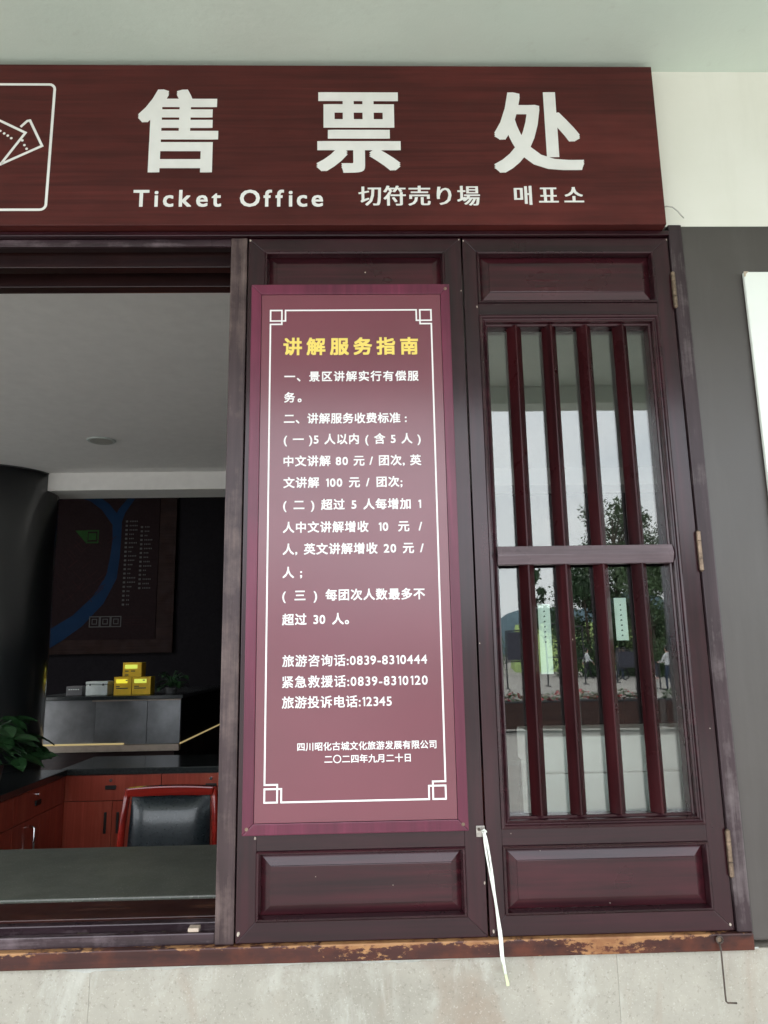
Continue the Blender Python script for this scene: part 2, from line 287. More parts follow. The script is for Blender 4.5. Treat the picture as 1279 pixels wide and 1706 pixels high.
# ------------------------------------------------------------------ object helpers
def tag(o, label=None, cat=None, group=None, kind=None):
    if label: o['label'] = label
    if cat: o['category'] = cat
    if group: o['group'] = group
    if kind: o['kind'] = kind
    return o
def thing(name, loc, label, cat, group=None):
    o = bpy.data.objects.new(name, None); COL.objects.link(o); o.location = loc; o.empty_display_size = .1
    return tag(o, label, cat, group)
def wloc(p):
    v = Vector((0, 0, 0))
    while p is not None: v += p.location; p = p.parent
    return v
class MB:
    """collects polygons in world coordinates, then links them as ONE mesh object"""
    def __init__(s): s.v = []; s.f = []; s.mi = []
    def add(s, vs, fs, mi=0):
        b = len(s.v); s.v += [tuple(x) for x in vs]; s.f += [tuple(b + i for i in f) for f in fs]; s.mi += [mi] * len(fs); return s
    def box(s, x0, x1, y0, y1, z0, z1, mi=0):
        vs = [(x, y, z) for x in (x0, x1) for y in (y0, y1) for z in (z0, z1)]
        return s.add(vs, [(0, 1, 3, 2), (4, 6, 7, 5), (0, 4, 5, 1), (2, 3, 7, 6), (0, 2, 6, 4), (1, 5, 7, 3)], mi)
    def ring(s, x0, x1, z0, z1, prof, fill=False):
        """mitred rectangular moulding in the XZ plane; prof = [(inset, y), ...]"""
        vs = []
        for i, y in prof: vs += [(x0 + i, y, z0 + i), (x1 - i, y, z0 + i), (x1 - i, y, z1 - i), (x0 + i, y, z1 - i)]
        fs = []
        for k in range(len(prof) - 1):
            for j in range(4):
                a, b = k * 4 + j, k * 4 + (j + 1) % 4; fs.append((a, b, b + 4, a + 4))
        if fill: k = (len(prof) - 1) * 4; fs.append((k, k + 1, k + 2, k + 3))
        return s.add(vs, fs)
    def tube(s, pts, r, seg=10, cap=True, flat=1.0):
        pts = [Vector(p) for p in pts]; rr = r if isinstance(r, (list, tuple)) else [r] * len(pts)
        vs = []; prev = None
        for i, p in enumerate(pts):
            d = (pts[min(i + 1, len(pts) - 1)] - pts[max(i - 1, 0)]).normalized()
            a = prev if prev is not None else (Vector((0, 1, 0)) if abs(d.y) < .9 else Vector((1, 0, 0)))
            a = (a - a.dot(d) * d).normalized(); b = d.cross(a); prev = a
            for k in range(seg):
                t = 2 * PI * k / seg; vs.append(p + (a * math.cos(t) * flat + b * math.sin(t)) * rr[i])
        fs = [(i * seg + k, i * seg + (k + 1) % seg, (i + 1) * seg + (k + 1) % seg, (i + 1) * seg + k) for i in range(len(pts) - 1) for k in range(seg)]
        if cap: fs += [tuple(range(seg)), tuple((len(pts) - 1) * seg + k for k in range(seg))[::-1]]
        return s.add(vs, fs)
    def poly(s, pts, y, mi=0):      # flat polygon in XZ
        return s.add([(x, y, z) for x, z in pts], [tuple(range(len(pts)))], mi)
    def slab(s, pts, y0, y1):       # XZ outline extruded in Y
        n = len(pts); vs = [(x, y0, z) for x, z in pts] + [(x, y1, z) for x, z in pts]
        return s.add(vs, [tuple(range(n)), tuple(range(n, 2 * n))[::-1]] + [(i, i + n, (i + 1) % n + n, (i + 1) % n) for i in range(n)])
    def line(s, pts, w, y, closed=False):   # mitred flat line in XZ
        P = [Vector(p) for p in pts]; n = len(P); L = []; R = []
        for i in range(n):
            a = P[i - 1] if (closed or i > 0) else None; b = P[(i + 1) % n] if (closed or i < n - 1) else None
            d1 = (P[i] - a).normalized() if a is not None else None; d2 = (b - P[i]).normalized() if b is not None else None
            if d1 is None: d1 = d2
            if d2 is None: d2 = d1
            n1 = Vector((-d1.y, d1.x)); n2 = Vector((-d2.y, d2.x)); m = (n1 + n2)
            m = m.normalized() if m.length > 1e-6 else n1
            k = (w / 2) / max(.3, m.dot(n1)); L.append(P[i] + m * k); R.append(P[i] - m * k)
        vs = [(p.x, y, p.y) for p in L] + [(p.x, y, p.y) for p in R]
        return s.add(vs, [(i, (i + 1) % n, (i + 1) % n + n, i + n) for i in range(n if closed else n - 1)])
    def build(s, name, mat, parent=None, bevel=0.0, seg=2, smooth=False, at=None):
        off = wloc(parent) if parent is not None else Vector((0, 0, 0))
        if at is not None: off = off + Vector(at) if parent is None else Vector(at)
        me = bpy.data.meshes.new(name); me.from_pydata([(a - off.x, b - off.y, c - off.z) for a, b, c in s.v], [], s.f)
        for m in (mat if isinstance(mat, list) else [mat]): me.materials.append(M[m] if isinstance(m, str) else m)
        me.polygons.foreach_set('material_index', s.mi)
        bm = bmesh.new(); bm.from_mesh(me); bmesh.ops.recalc_face_normals(bm, faces=bm.faces)
        if bevel: bmesh.ops.bevel(bm, geom=[e for e in bm.edges if e.is_manifold and e.calc_face_angle(0) > .5], offset=bevel, segments=seg, affect='EDGES', profile=.6)
        bm.to_mesh(me); bm.free()
        if smooth: me.polygons.foreach_set('use_smooth', [True] * len(me.polygons))
        o = bpy.data.objects.new(name, me); COL.objects.link(o)
        if parent is not None: o.parent = parent; o.location = off - wloc(parent)
        else: o.location = off
        return o
def box(name, mat, d, parent=None, bevel=0.0015, **k): return MB().box(*d).build(name, mat, parent, bevel, **k)
def struct(o): o['kind'] = 'structure'; return o

# ------------------------------------------------------------------ lettering (Blender's built-in font)
GLY = {}
def load_glyphs(text):
    os_ = []
    for ch in sorted(set(text) - {' '}):
        c = bpy.data.curves.new('glyph', 'FONT'); c.body = ch; c.size = 1.0; c.resolution_u = 3
        o = bpy.data.objects.new('glyph', c); COL.objects.link(o); os_.append((ch, o, c))
    dg = bpy.context.evaluated_depsgraph_get()
    for ch, o, c in os_:
        e = o.evaluated_get(dg); me = e.to_mesh()
        vs = [(v.co.x, v.co.y) for v in me.vertices]; fs = [tuple(p.vertices) for p in me.polygons]
        GLY[ch] = (vs, fs, min(v[0] for v in vs), max(v[0] for v in vs), min(v[1] for v in vs), max(v[1] for v in vs))
        e.to_mesh_clear()
    for ch, o, c in os_: bpy.data.objects.remove(o); bpy.data.curves.remove(c)
def stamp(mb, ch, fx, y, wx, wz, n=3):
    """print a glyph, thickened by overlaying shifted copies (each a hair in front of the last)"""
    vs, fs = GLY[ch][:2]; k = 0
    sx = [0.0] if wx == 0 else [-wx + 2 * wx * i / (n - 1) for i in range(n)]
    sz = [0.0] if wz == 0 else [-wz, 0, wz]
    for a in sx:
        for b in sz:
            mb.add([(fx(u, w)[0] + a, y - k * 0.00004, fx(u, w)[1] + b) for u, w in vs], fs); k += 1
CJK = lambda c: ord(c) > 0x2e00
def adv(c): return 1.0 if CJK(c) else GLY[c][3] + 0.06
def textline(mb, text, x0, x1, zc, em, y, bold, wz=None, track=.05, mode='space'):
    pos = []; x = 0.0; sp = text.count(' '); nn = len(text) - 1
    ink0 = GLY[text[0]][2]
    width = 0.0
    for i, c in enumerate(text): width += (.28 if c == ' ' else adv(c)) + (track if i < nn else 0)
    last = text[-1]; width -= adv(last) - GLY[last][3]; width -= ink0
    slack = (x1 - x0) / em - width if x1 is not None else 0
    es = slack / sp if (sp and mode == 'space') else 0; et = 0 if es else slack / max(1, nn)
    if mode == 'both' and sp: es = slack * .5 / sp; et = slack * .5 / nn
    x = -ink0; lst = []
    for c in text:
        if c == ' ': x += .28 + track + et + es; continue
        one = mb if mb is not None else MB()
        if mb is None: lst.append(one)
        stamp(one, c, lambda u, w, X=x: (x0 + (X + u) * em, zc + (w - (.38 if CJK(text[0]) or CJK(last) or text[0] == '(' else .36)) * em), y, bold * em, (bold if wz is None else wz) * em)
        x += adv(c) + track + et
    return lst
def fitglyph(mb, ch, x0, x1, z0, z1, y, wx, wz):
    vs, fs, a, b, c, d = GLY[ch]
    x0 += wx; x1 -= wx; z0 += wz; z1 -= wz
    stamp(mb, ch, lambda u, w: (x0 + (u - a) / (b - a) * (x1 - x0), z0 + (w - c) / (d - c) * (z1 - z0)), y, wx, wz, 5)

# ================================================================== SETTING
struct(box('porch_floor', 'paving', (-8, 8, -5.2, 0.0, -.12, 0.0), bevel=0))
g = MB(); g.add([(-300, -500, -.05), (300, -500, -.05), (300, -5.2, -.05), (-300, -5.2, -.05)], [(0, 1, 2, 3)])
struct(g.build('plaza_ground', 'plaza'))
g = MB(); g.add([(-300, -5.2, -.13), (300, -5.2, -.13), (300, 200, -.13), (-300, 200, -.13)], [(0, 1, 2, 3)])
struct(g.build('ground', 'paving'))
struct(box('porch_ceiling', 'ceiling', (-8, 8, -2.36, 0.3, 2.975, 3.1), bevel=0))
t = thing('porch_beam', (0, -2.33, 2.87), 'pale painted edge beam along the front of the porch ceiling', 'beam')
box('beam_face', 'ceiling', (-8, 8, -2.36, -2.22, 2.872, 2.972), t, .004)

# front wall of the building: rendered masonry with stone cladding below the sill
W_ = thing('front_wall', (0, .1, 0), 'ticket office front wall, white above, grey beside the windows, beige stone below', 'wall')
box('upper_wall', 'white_wall', (-5, 5, .004, .22, 2.532, 2.9748), W_, 0)
box('painted_wall', 'grey_wall', (.7925, 5, .002, .22, .905, 2.532), W_, .004)
box('left_wall', 'grey_wall', (-2.75, -2.42, .002, .22, .905, 2.532), W_, .004)
for x0, x1 in ((-2.75, -2.632), (-2.6314, -1.6315), (-1.6309, -.5645), (-.5639, .5070), (0.5076, 1.56), (1.5606, 2.63), (2.6326, 3.7), (3.7006, 5)):
    box('stone_slab', 'stone', (x0, x1, .004, .20, 0.0, .8905), W_, .0006)
box('slab_backing', 'stone', (-2.75, 5, .0050, .19, 0, .885), W_, 0)
# ragged line of mortar squeezed out below the sill
mb = MB(); xs = [-2.4 + i * .012 for i in range(268)]
def nz(x, k): return math.sin(x * 31 + k) * .4 + math.sin(x * 77 + 2 * k) * .3 + math.sin(x * 190 + 3 * k) * .3
vs = []
for x in xs:
    amt = max(0.0, min(1.0, .5 + .9 * math.sin(x * 4.1 + 2.6) + .35 * math.sin(x * 11 + 1))); lo = .8895 - (.002 + .0035 * (1 + nz(x, 1)) + .004 * max(0, math.sin(x * 9))) * amt; y = .0035 - .006 * amt * (1.3 + nz(x, 4)) * .5
    vs += [(x, min(.004, y + .002), .8925), (x, y, .8895), (x, .0045, lo)]
mb.add(vs, [(i * 3 + j, i * 3 + 3 + j, i * 3 + 4 + j, i * 3 + 1 + j) for i in range(len(xs) - 1) for j in (0, 1)])
mb.build('mortar_line', 'mortar', W_)

# ================================================================== TIMBER WINDOW FRAME
F = thing('window_frame', (0, .05, .925), 'dark timber window frame with weathered posts and rubbed brown sill', 'window frame')
box('sill', 'sill', (-2.42, .7895, -.012, .255, .8915, .9245), F, .003)
box('post', 'post', (-.3155, -.2765, -.002, .12, .925, 2.5), F, .0025)
box('post', 'jamb', (.7585, .7915, -.006, .10, .9245, 2.531), F, .0025)
box('post', 'post', (-2.42, -2.36, -.002, .12, .925, 2.5), F, .0025)
box('head_rail', 'wood_h', (-2.42, .7575, -.010, .11, 2.501, 2.5135), F, .002)
# sliding-window head above the open hatch
box('head_track', 'lintel', (-2.36, -.3165, .016, .05, 2.492, 2.5), F, .001)
box('head_track', 'track', (-2.36, -.3165, .004, .012, 2.482, 2.5), F, .001)
box('head_board', 'lintel', (-2.36, -.3165, .056, .085, 2.455, 2.5), F, .0015)
box('head_board', 'lintel', (-2.36, -.3165, .13, .16, 2.442, 2.5), F, .0015)
box('head_board', 'inner_board', (-2.36, -.3165, .175, .19, 2.455, 2.5), F, .0015)
# sliding-window tracks on the sill
box('sill_track', 'track', (-2.36, -.3165, .004, .020, .9245, .947), F, .0025)
box('sill_track', 'track', (-2.36, -.3165, .075, .10, .9245, .945), F, .0025)
box('sill_board', 'lintel', (-2.36, -.3165, .022, .072, .9245, .930), F, .001)
box('sill_board', 'inner_board', (-2.36, -.3165, .135, .255, .9245, .9385), F, .002)
mb = MB(); random.seed(3)
for i in range(150):
    x = random.uniform(-1.2, -.33); y = random.uniform(.03, .066); r = random.uniform(.0006, .0022)
    mb.box(x - r * random.uniform(1, 4), x + r * random.uniform(1, 3), y - r, y + r, .9301, .9301 + r * 1.6)
dbr = mb.build('debris', 'soil'); tag(dbr, 'dry crumbs and grit lying in the sliding window track', 'debris', kind='stuff')
lb = box('latch_block', 'desk_trim', (-.372, -.350, .008, .030, .9475, .955), None, .0015)
tag(lb, 'small pale plastic window stop lying on the sill track', 'window stop')

# ================================================================== LEAVES
t_stile = {}
def leaf(name, x0, x1, z0, z1, label, openings, stile, win=None):
    """a framed timber leaf: mitred stiles/rails round each opening, raised panels inside"""
    t = thing(name, ((x0 + x1) / 2, .03, z0), label, 'window shutter')
    ox0, ox1 = openings[0][0], openings[0][1]
    Y0, Y1 = 0.0, .045
    B = openings[0][2]; T = openings[-1][3]
    # stiles and end rails with mitred corners
    MB().slab([(x0, z0), (ox0, B), (ox0, T), (x0, z1)], Y0, Y1).build('stile', 'wood_v', t, .0012)
    t_stile[name] = MB().slab([(ox1, B), (x1, z0), (x1, z1), (ox1, T)], Y0, Y1).build('stile', 'wood_v', t, .0012)
    MB().slab([(x0, z0), (x1, z0), (ox1, B), (ox0, B)], Y0, Y1).build('rail', 'wood_h', t, .0012)
    MB().slab([(ox0, T), (ox1, T), (x1, z1), (x0, z1)], Y0, Y1).build('rail', 'wood_h', t, .0012)
    for a, b in zip(openings, openings[1:]):
        box('rail', 'wood_h', (ox0, ox1, Y0, Y1, a[3], b[2]), t, .0012)
    for k, (a, b, c, d) in enumerate(openings):
        if win == k:
            MB().ring(a, b, c, d, [(0, .004), (0, -.004), (.003, -.006), (.006, -.004), (.008, 0), (.010, .001), (.013, -.002), (.016, .001), (.0175, .012), (.021, .014), (.022, .016), (.022, .045)]).build('moulding', 'mould', t)
        else:
            MB().ring(a, b, c, d, [(0, .004), (0, -.004), (.002, -.006), (.005, -.004), (.007, .002), (.009, .010)]).build('moulding', 'mould', t)
            MB().ring(a, b, c, d, [(.0088, .012), (.0092, .0115), (.029, .0035), (.0292, .0015), (.031, .0012)], True).build('panel', 'panel', t)
    return t
leafA = leaf('window_leaf', -.2735, .2435, .9262, 2.499, 'dark raised-panel shutter leaf behind the maroon notice board',
             [(-.233, .202, .9660, 1.101), (-.233, .202, 1.136, 2.30), (-.233, .202, 2.3295, 2.462)], .04)
leafB = leaf('window_leaf', .2475, .7565, .9262, 2.499, 'dark shutter leaf with four lattice bars over a glass window and two hinged sides',
             [(.281, .716, .9665, 1.1005), (.281, .716, 1.134, 2.295), (.281, .716, 2.3275, 2.461)], .035, 1)
leafB['label'] = 'dark glazed shutter leaf with four vertical lattice bars over its window'
# glass
box('glass_pane', 'glass', (.3005, .6975, .0385, .0425, 1.1525, 2.2765), leafB, 0)
# lattice bars: square section set corner outwards
def bar(xc, z0, z1):
    w = .0178; y = .0015; mb = MB(); k = .0022
    sec = [(xc - k * .6, y + .0002), (xc + k * .6, y + .0002), (xc + w, y + .0245), (xc + w * .8, y + .0355), (xc - w * .8, y + .0355), (xc - w, y + .0245)]
    n = len(sec); vs = [(a, b, z0) for a, b in sec] + [(a, b, z1) for a, b in sec]
    mb.add(vs, [tuple(range(n)), tuple(range(n, 2 * n))] + [(i, (i + 1) % n, (i + 1) % n + n, i + n) for i in range(n)])
    return mb.build('lattice_bar', 'bar', leafB, .0006, 1)
for x in (.3685, .4535, .539, .6275): bar(x, 1.1565, 2.2725)
MB().add([(x, y, z) for x in (.2985, .6985) for y, z in ((.012, 1.692), (.0005, 1.6935), (-.009, 1.714), (-.001, 1.7345), (.012, 1.736))],
         [(0, 1, 2, 3, 4), (5, 6, 7, 8, 9)] + [(i, (i + 1) % 5, (i + 1) % 5 + 5, i + 5) for i in range(5)]).build('crossbar', 'crossbar', leafB, .0008, 1)
def hinge(x, z0, z1):
    h = (z1 - z0)
    b = MB()
    b.tube([(x, -.006, z0), (x, -.006, z0 + h * .30)], .0052, 12); b.tube([(x, -.006, z0 + h * .315), (x, -.006, z0 + h * .75)], .0052, 12)
    b.tube([(x, -.006, z0 + h * .765), (x, -.006, z1)], .0052, 12)
    b.tube([(x, -.006, z0 - .003), (x, -.006, z0)], [.002, .0046], 10); b.tube([(x, -.006, z1), (x, -.006, z1 + .003)], [.0046, .002], 10)
    b.box(x - .004, x + .0015, -.0045, -.0012, z0 + .004, z1 - .004)
    return b.build('hinge', 'brass', t_stile['window_leaf'], smooth=False)
for z0, z1 in ((2.312, 2.402), (1.674, 1.762), (1.032, 1.122)): hinge(.7585, z0, z1)

# knocks where the paint has chipped down to pale primer
random.seed(17)
for par, lst in ((leafA, [(.2395, 2.495, .0030), (-.2695, 2.494, .004), (-.236, 1.127, .0045), (.2405, 1.030, .004), (-.268, .945, .006), (.2400, 2.36, .0025), (.05, 1.03, .0014), (-.11, 1.05, .0013)]),
                 (leafB, [(.2500, 2.492, .003), (.2770, 2.318, .0035), (.754, 2.494, .0035), (.2550, .937, .0045), (.7480, .938, .0045), (.2505, 1.52, .002), (.745, 1.33, .002), (.5, .985, .0013), (.36, 1.09, .0012), (.30, 1.125, .0016)])):
    for x, z, r in lst:
        n_ = 9; ph = random.uniform(0, 6)
        mb = MB().poly([(x + r * (.5 + .5 * random.random()) * math.cos(ph + a * 2 * PI / n_) * .7, z + r * (.5 + .5 * random.random()) * math.sin(ph + a * 2 * PI / n_)) for a in range(n_)], -.0003)
        mb.build('paint_chip', 'chip', par)

# ================================================================== HEADER SIGN
PT = ('一、景区讲解实行有偿服', '务。', '二、讲解服务收费标准 :', '( 一 )5 人以内 ( 含 5 人 )', '中文讲解 80 元 / 团次, 英', '文讲解 100 元 / 团次;',
      '( 二 ) 超过 5 人每增加 1', '人中文讲解增收 10 元 /', '人, 英文讲解增收 20 元 /', '人 ;', '( 三 ) 每团次人数最多不', '超过 30 人。')
PH = ('旅游咨询话:0839-8310444', '紧急救援话:0839-8310120', '旅游投诉电话:12345')
load_glyphs('售票处TicketOffice切符売り場매표소讲解服务指南四川昭化古城文化旅游发展有限公司二〇二四年九月二十日推拉出入' + ''.join(PT) + ''.join(PH))
_a, _b, _c, _d = GLY['1'][2:]          # figure one with a flag
_w = _b - _a; _sw = min(_w, .085)
GLY['1'] = ([(.20, _c), (.20 + _sw, _c), (.20 + _sw, _d), (.20, _d), (.20, _d - .10), (.10, _d - .155), (.10, _d - .075)], [(0, 1, 2, 3), (3, 6, 5, 4)], .10, .20 + _sw, _c, _d)
H = thing('header_sign', (-.8, -.02, 2.5145), 'long red wood-grain header board lettered TICKET OFFICE in four languages', 'sign')
box('board', 'signwood', (-2.6, .7425, -.034, -.0005, 2.5145, 2.9555), H, .0015)
box('lower_edge', 'jamb', (-2.6, .7415, -.030, -.006, 2.5015 + .0125, 2.5215 - .0075), H, 0) if False else None
YS = -.0344
for ch, a, b, c, d in (('售', -.545, -.3475, 2.655, 2.885), ('票', -.107, .100, 2.654, 2.878), ('处', .329, .5525, 2.654, 2.880)):
    mb = MB(); fitglyph(mb, ch, a, b, c, d, YS, .0062, .0048); mb.build('letter', 'sign_print', H)
for tx, a, b, zc, em, bo, wz, tr in (('Ticket', -.545, -.337, 2.5865, .0625, .020, .016, .10), ('Office', -.290, -.092, 2.5865, .0625, .020, .016, .10),
                               ('切符売り場', -.004, .289, 2.592, .0575, .024, .004, 0), ('매표소', .375, .5435, 2.593, .056, .024, .006, 0)):
    for mb in textline(None, tx, a, b, zc, em, YS, bo, wz, track=tr): mb.build('letter', 'sign_print', H)
# ticket pictogram in a rounded frame
mb = MB(); r = .014; x0, x1, z0, z1 = -1.098, -.7525, 2.5555, 2.898; pts = []
for cx, cz, a0 in ((x1 - r, z1 - r, 0), (x0 + r, z1 - r, 90), (x0 + r, z0 + r, 180), (x1 - r, z0 + r, 270)):
    for i in range(6): a = math.radians(a0 + i * 18); pts.append((cx + r * math.cos(a), cz + r * math.sin(a)))
mb.line(pts, .0065, YS, True)
def rect(cx, cz, w, h, ang):
    c, s_ = math.cos(math.radians(ang)), math.sin(math.radians(ang))
    return [(cx + c * a - s_ * b, cz + s_ * a + c * b) for a, b in ((-w, -h), (w, -h), (w, h), (-w, h))]
mb.line([(-.815, 2.763), (-.868, 2.677), (-1.035, 2.750), (-.978, 2.848)], .0062, YS, True)
mb.line([(-.828, 2.779), (-.813, 2.7955), (-.8065, 2.797), (-.7725, 2.727), (-.866, 2.678)], .0062, YS)
for x, z in ((-.848, 2.748), (-.857, 2.755), (-.866, 2.761), (-.876, 2.768), (-.887, 2.774), (-.898, 2.781), (-.821, 2.742), (-.815, 2.729), (-.809, 2.741 - .022)):
    mb.poly([(x + .0034 * math.cos(a * PI / 4), z + .0034 * math.sin(a * PI / 4)) for a in range(8)], YS)
mb.build('pictogram', 'sign_print', H)
w_ = MB().tube([(.7425, -.012, 2.572), (.752, -.022, 2.571), (.765, -.026, 2.566), (.778, -.024, 2.556), (.789, -.018, 2.548), (.797, -.012, 2.546)], .0016, 8).build('loose_cable', 'wire', None, smooth=True)
tag(w_, 'short loose grey cable poking out beside the lower right corner of the header sign', 'cable')

# ================================================================== NOTICE BOARD
P = thing('notice_board', (-.026, -.012, 1.137), 'tall maroon notice board with white and yellow Chinese lettering and white fret border', 'notice board')
yf = -.026
fx0, fx1, fz0, fz1 = -.2605, .2085, 1.1375, 2.3645
ix0, ix1, iz0, iz1 = -.2365, .1865, 1.1605, 2.339
def fbar(pts): MB().slab(pts, yf, -.0008).build('frame_bar', 'poster_frame', P, .0018)
fbar([(fx0, fz0), (ix0, iz0), (ix0, iz1), (fx0, fz1)]); fbar([(ix1, iz0), (fx1, fz0), (fx1, fz1), (ix1, iz1)])
fbar([(fx0, fz0), (fx1, fz0), (ix1, iz0), (ix0, iz0)]); fbar([(ix0, iz1), (ix1, iz1), (fx1, fz1), (fx0, fz1)])
box('face', 'poster', (ix0 + .0008, ix1 - .0008, yf + .0022, -.001, iz0 + .0008, iz1 - .0008), P, 0)
for x, z in ((.1985, 2.352), (.197, 1.148 + .003), (-.2505, 1.1505)):
    MB().tube([(x, yf + .0005, z), (x, yf - .0008, z)], .0036, 14).build('screw', 'brass', P)
YP = yf + .0018
LW = .0036
L_, R_, T_, B_ = -.2150, .1630, 2.2990, 1.2015
mb = MB(); q = .0265; gp = .0085
for sx, sz, cx, cz in ((1, -1, L_, T_), (-1, -1, R_, T_), (1, 1, L_, B_), (-1, 1, R_, B_)):
    P_ = lambda a, b: (cx + sx * a, cz + sz * b)
    mb.line([P_(0, 0), P_(q, 0), P_(q, q), P_(0, q)], LW, YP, True)
    mb.line([P_(q, q), P_(q + gp, q), P_(q + gp, 0)], LW, YP - .0001)
    mb.line([P_(q, q), P_(q, q + gp), P_(0, q + gp)], LW, YP - .0002)
mb.line([(L_ + q + gp - LW / 2, T_), (R_ - q - gp + LW / 2, T_)], LW, YP); mb.line([(L_ + q + gp - LW / 2, B_), (R_ - q - gp + LW / 2, B_)], LW, YP)
mb.line([(L_, T_ - q - gp + LW / 2), (L_, B_ + q + gp - LW / 2)], LW, YP); mb.line([(R_, T_ - q - gp + LW / 2), (R_, B_ + q + gp - LW / 2)], LW, YP)
mb.build('fret_border', 'white_print', P)
mb = MB(); textline(mb, '讲解服务指南', -.183, .129, 2.2085, .0445, YP, .030); mb.build('title_lettering', 'yellow_print', P)
rows = list(zip(PT, (.129, -.142, .099, .130, .130, .086, .127, .128, .130, -.139, .130, -.037),
                (2.1345, 2.084, 2.033, 1.9835, 1.9325, 1.8825, 1.8315, 1.7805, 1.7315, 1.680, 1.6295, 1.5775)))
for i, (tx, xe, z) in enumerate(rows):
    mb = MB(); textline(mb, tx, -.181, xe, z, .0262, YP, .021, mode='space' if ' ' in tx and i not in (2,) else 'track'); mb.build('lettering', 'white_print', P)
for tx, xe, z in zip(PH, (.131, .131, .053), (1.489, 1.445, 1.4025)):
    mb = MB(); textline(mb, tx, -.180, xe, z, .0265, YP, .014, track=0, mode='track'); mb.build('lettering', 'white_print', P)
mb = MB(); textline(mb, '四川昭化古城文化旅游发展有限公司', -.147, .146, 1.3115, .0182, YP, .016, track=0); mb.build('lettering', 'white_print', P)
mb = MB(); textline(mb, '二〇二四年九月二十日', -.090, .091, 1.2855, .0182, YP, .016, track=0); mb.build('lettering', 'white_print', P)

# ================================================================== SMALL THINGS ON THE FACADE
t = thing('latch', (.236, -.004, 1.131), 'small worn steel latch between the two shutter leaves below the notice board', 'latch')
box('plate', 'steel', (.2265, .2445, -.0045, -.0005, 1.1205, 1.1425), t, .0008)
MB().tube([(.232, -.0045, 1.136), (.232, -.008, 1.136)], .003, 10).build('rivet', 'rust', t)
MB().tube([(.2405, -.0045, 1.137), (.2405, -.014, 1.136), (.2405, -.016, 1.131), (.2405, -.010, 1.128), (.2405, -.0045, 1.129)], .0013, 8).build('staple', 'steel', t)
t = thing('ribbon', (.242, -.014, 1.134), 'long white plastic ribbon tied to the latch and hanging down over the sill', 'ribbon')
def strand(name, pts, r, mat, fl=.28):
    P0 = [Vector(p) for p in pts]; out = []
    for i in range(len(P0) - 1):
        for k in range(6):
            u = k / 6.0; a, b = P0[max(i - 1, 0)], P0[i]; c, d = P0[i + 1], P0[min(i + 2, len(P0) - 1)]
            out.append(.5 * ((2 * b) + (c - a) * u + (2 * a - 5 * b + 4 * c - d) * u * u + (3 * b - a - 3 * c + d) * u ** 3))
    out.append(P0[-1]); n = len(out)
    return MB().tube(out, [r * .8 * (1 + .12 * math.sin(i * .5) + .06 * math.sin(i * 2.3)) for i in range(n)], 8, True, fl).build(name, mat, t, smooth=True)
strand('strand', [(.2415, -.016, 1.133), (.2475, -.018, 1.105), (.2535, -.018, 1.06), (.2570, -.017, 1.02), (.2625, -.018, .975), (.2675, -.021, .930), (.2690, -.022, .895), (.2735, -.016, .862)], .0030, 'ribbon')
strand('strand', [(.2405, -.014, 1.131), (.2445, -.014, 1.09), (.2505, -.0145, 1.05), (.2555, -.0145, 1.02), (.2600, -.015, .985), (.2640, -.018, .935), (.2650, -.021, .90), (.2700, -.016, .880)], .0028, 'ribbon')
strand('ribbon_end', [(.2700, -.014, .884), (.2725, -.012, .868), (.2770, -.010, .848), (.2785, -.009, .838)], .0038, 'ribbon_end')
MB().tube([(.2375, -.012, 1.134), (.242, -.018, 1.137), (.2455, -.014, 1.133), (.241, -.010, 1.130), (.2375, -.012, 1.134)], .0026, 8).build('knot', 'ribbon', t, smooth=True)
t = thing('iron_hook', (.716, -.02, .92), 'thin rusty iron stay rod hanging from an eyelet on the right end of the sill', 'hook')
MB().tube([(.7155 + .0065 * math.cos(a * PI / 6), -.0165, .915 + .0065 * math.sin(a * PI / 6)) for a in range(13)], .0018, 8).build('eyelet', 'rust', t, smooth=True)
MB().tube([(.7155, -.012, .915), (.7155, -.0155, .915)], .0045, 12).build('washer', 'brass', t)
MB().tube([(.7135, -.018, .910), (.7140, -.022, .900), (.7145, -.021, .86), (.7150, -.020, .815), (.7155, -.020, .803), (.7185, -.020, .8), (.737, -.020, .799)], .0018, 8).build('rod', 'rust', t, smooth=True)
t = thing('white_board', (1.3, -.006, 1.2), 'white board with stained corner on the grey wall at the right edge', 'board')
box('panel', 'whiteboard', (.932, 1.75, -.011, -.0005, 1.2, 2.4015), t, .003)
MB().slab([(.9315, 2.4020), (.9440, 2.4020), (.9400, 2.3985), (.9365, 2.3950), (.9350, 2.3890), (.9315, 2.3880)], -.0116, -.0108).build('corner_tape', 'stain', t)

# things behind the lattice window
t = thing('storage_box', (.67, .42, .94), 'white plastic storage box standing behind the lattice window glass', 'storage box')
box('body', 'storage', (.452, .95, .335, .62, .9405, 1.190), t, .006)
box('lid', 'storage', (.445, .957, .328, .627, 1.1925, 1.283), t, .006)
for tx, x0, x1, z0, z1, lab in (('推', .394, .4215, 1.45, 1.606, 'narrow pale green paper notice inside the glass, the left one'), ('出入', .5705, .5985, 1.522, 1.618, 'narrow pale green paper notice inside the glass between the two right lattice bars')):
    n_ = thing('paper_notice', ((x0 + x1) / 2, .045, z0), lab, 'notice', 'paper notices behind the glass')
    box('sheet', 'paper', (x0, x1, .0445, .0452, z0, z1), n_, 0)
    mb = MB(); random.seed(len(lab))
    for k in range(7):
        z = z1 - .018 - k * .0115; w = random.uniform(.0015, .003)
        mb.poly([((x0 + x1) / 2 - w, z), ((x0 + x1) / 2 + w, z + .001), ((x0 + x1) / 2 + w * .6, z + .004), ((x0 + x1) / 2 - w * .5, z + .0035)], .0442)
    mb.build('ink_marks', 'ink', n_)

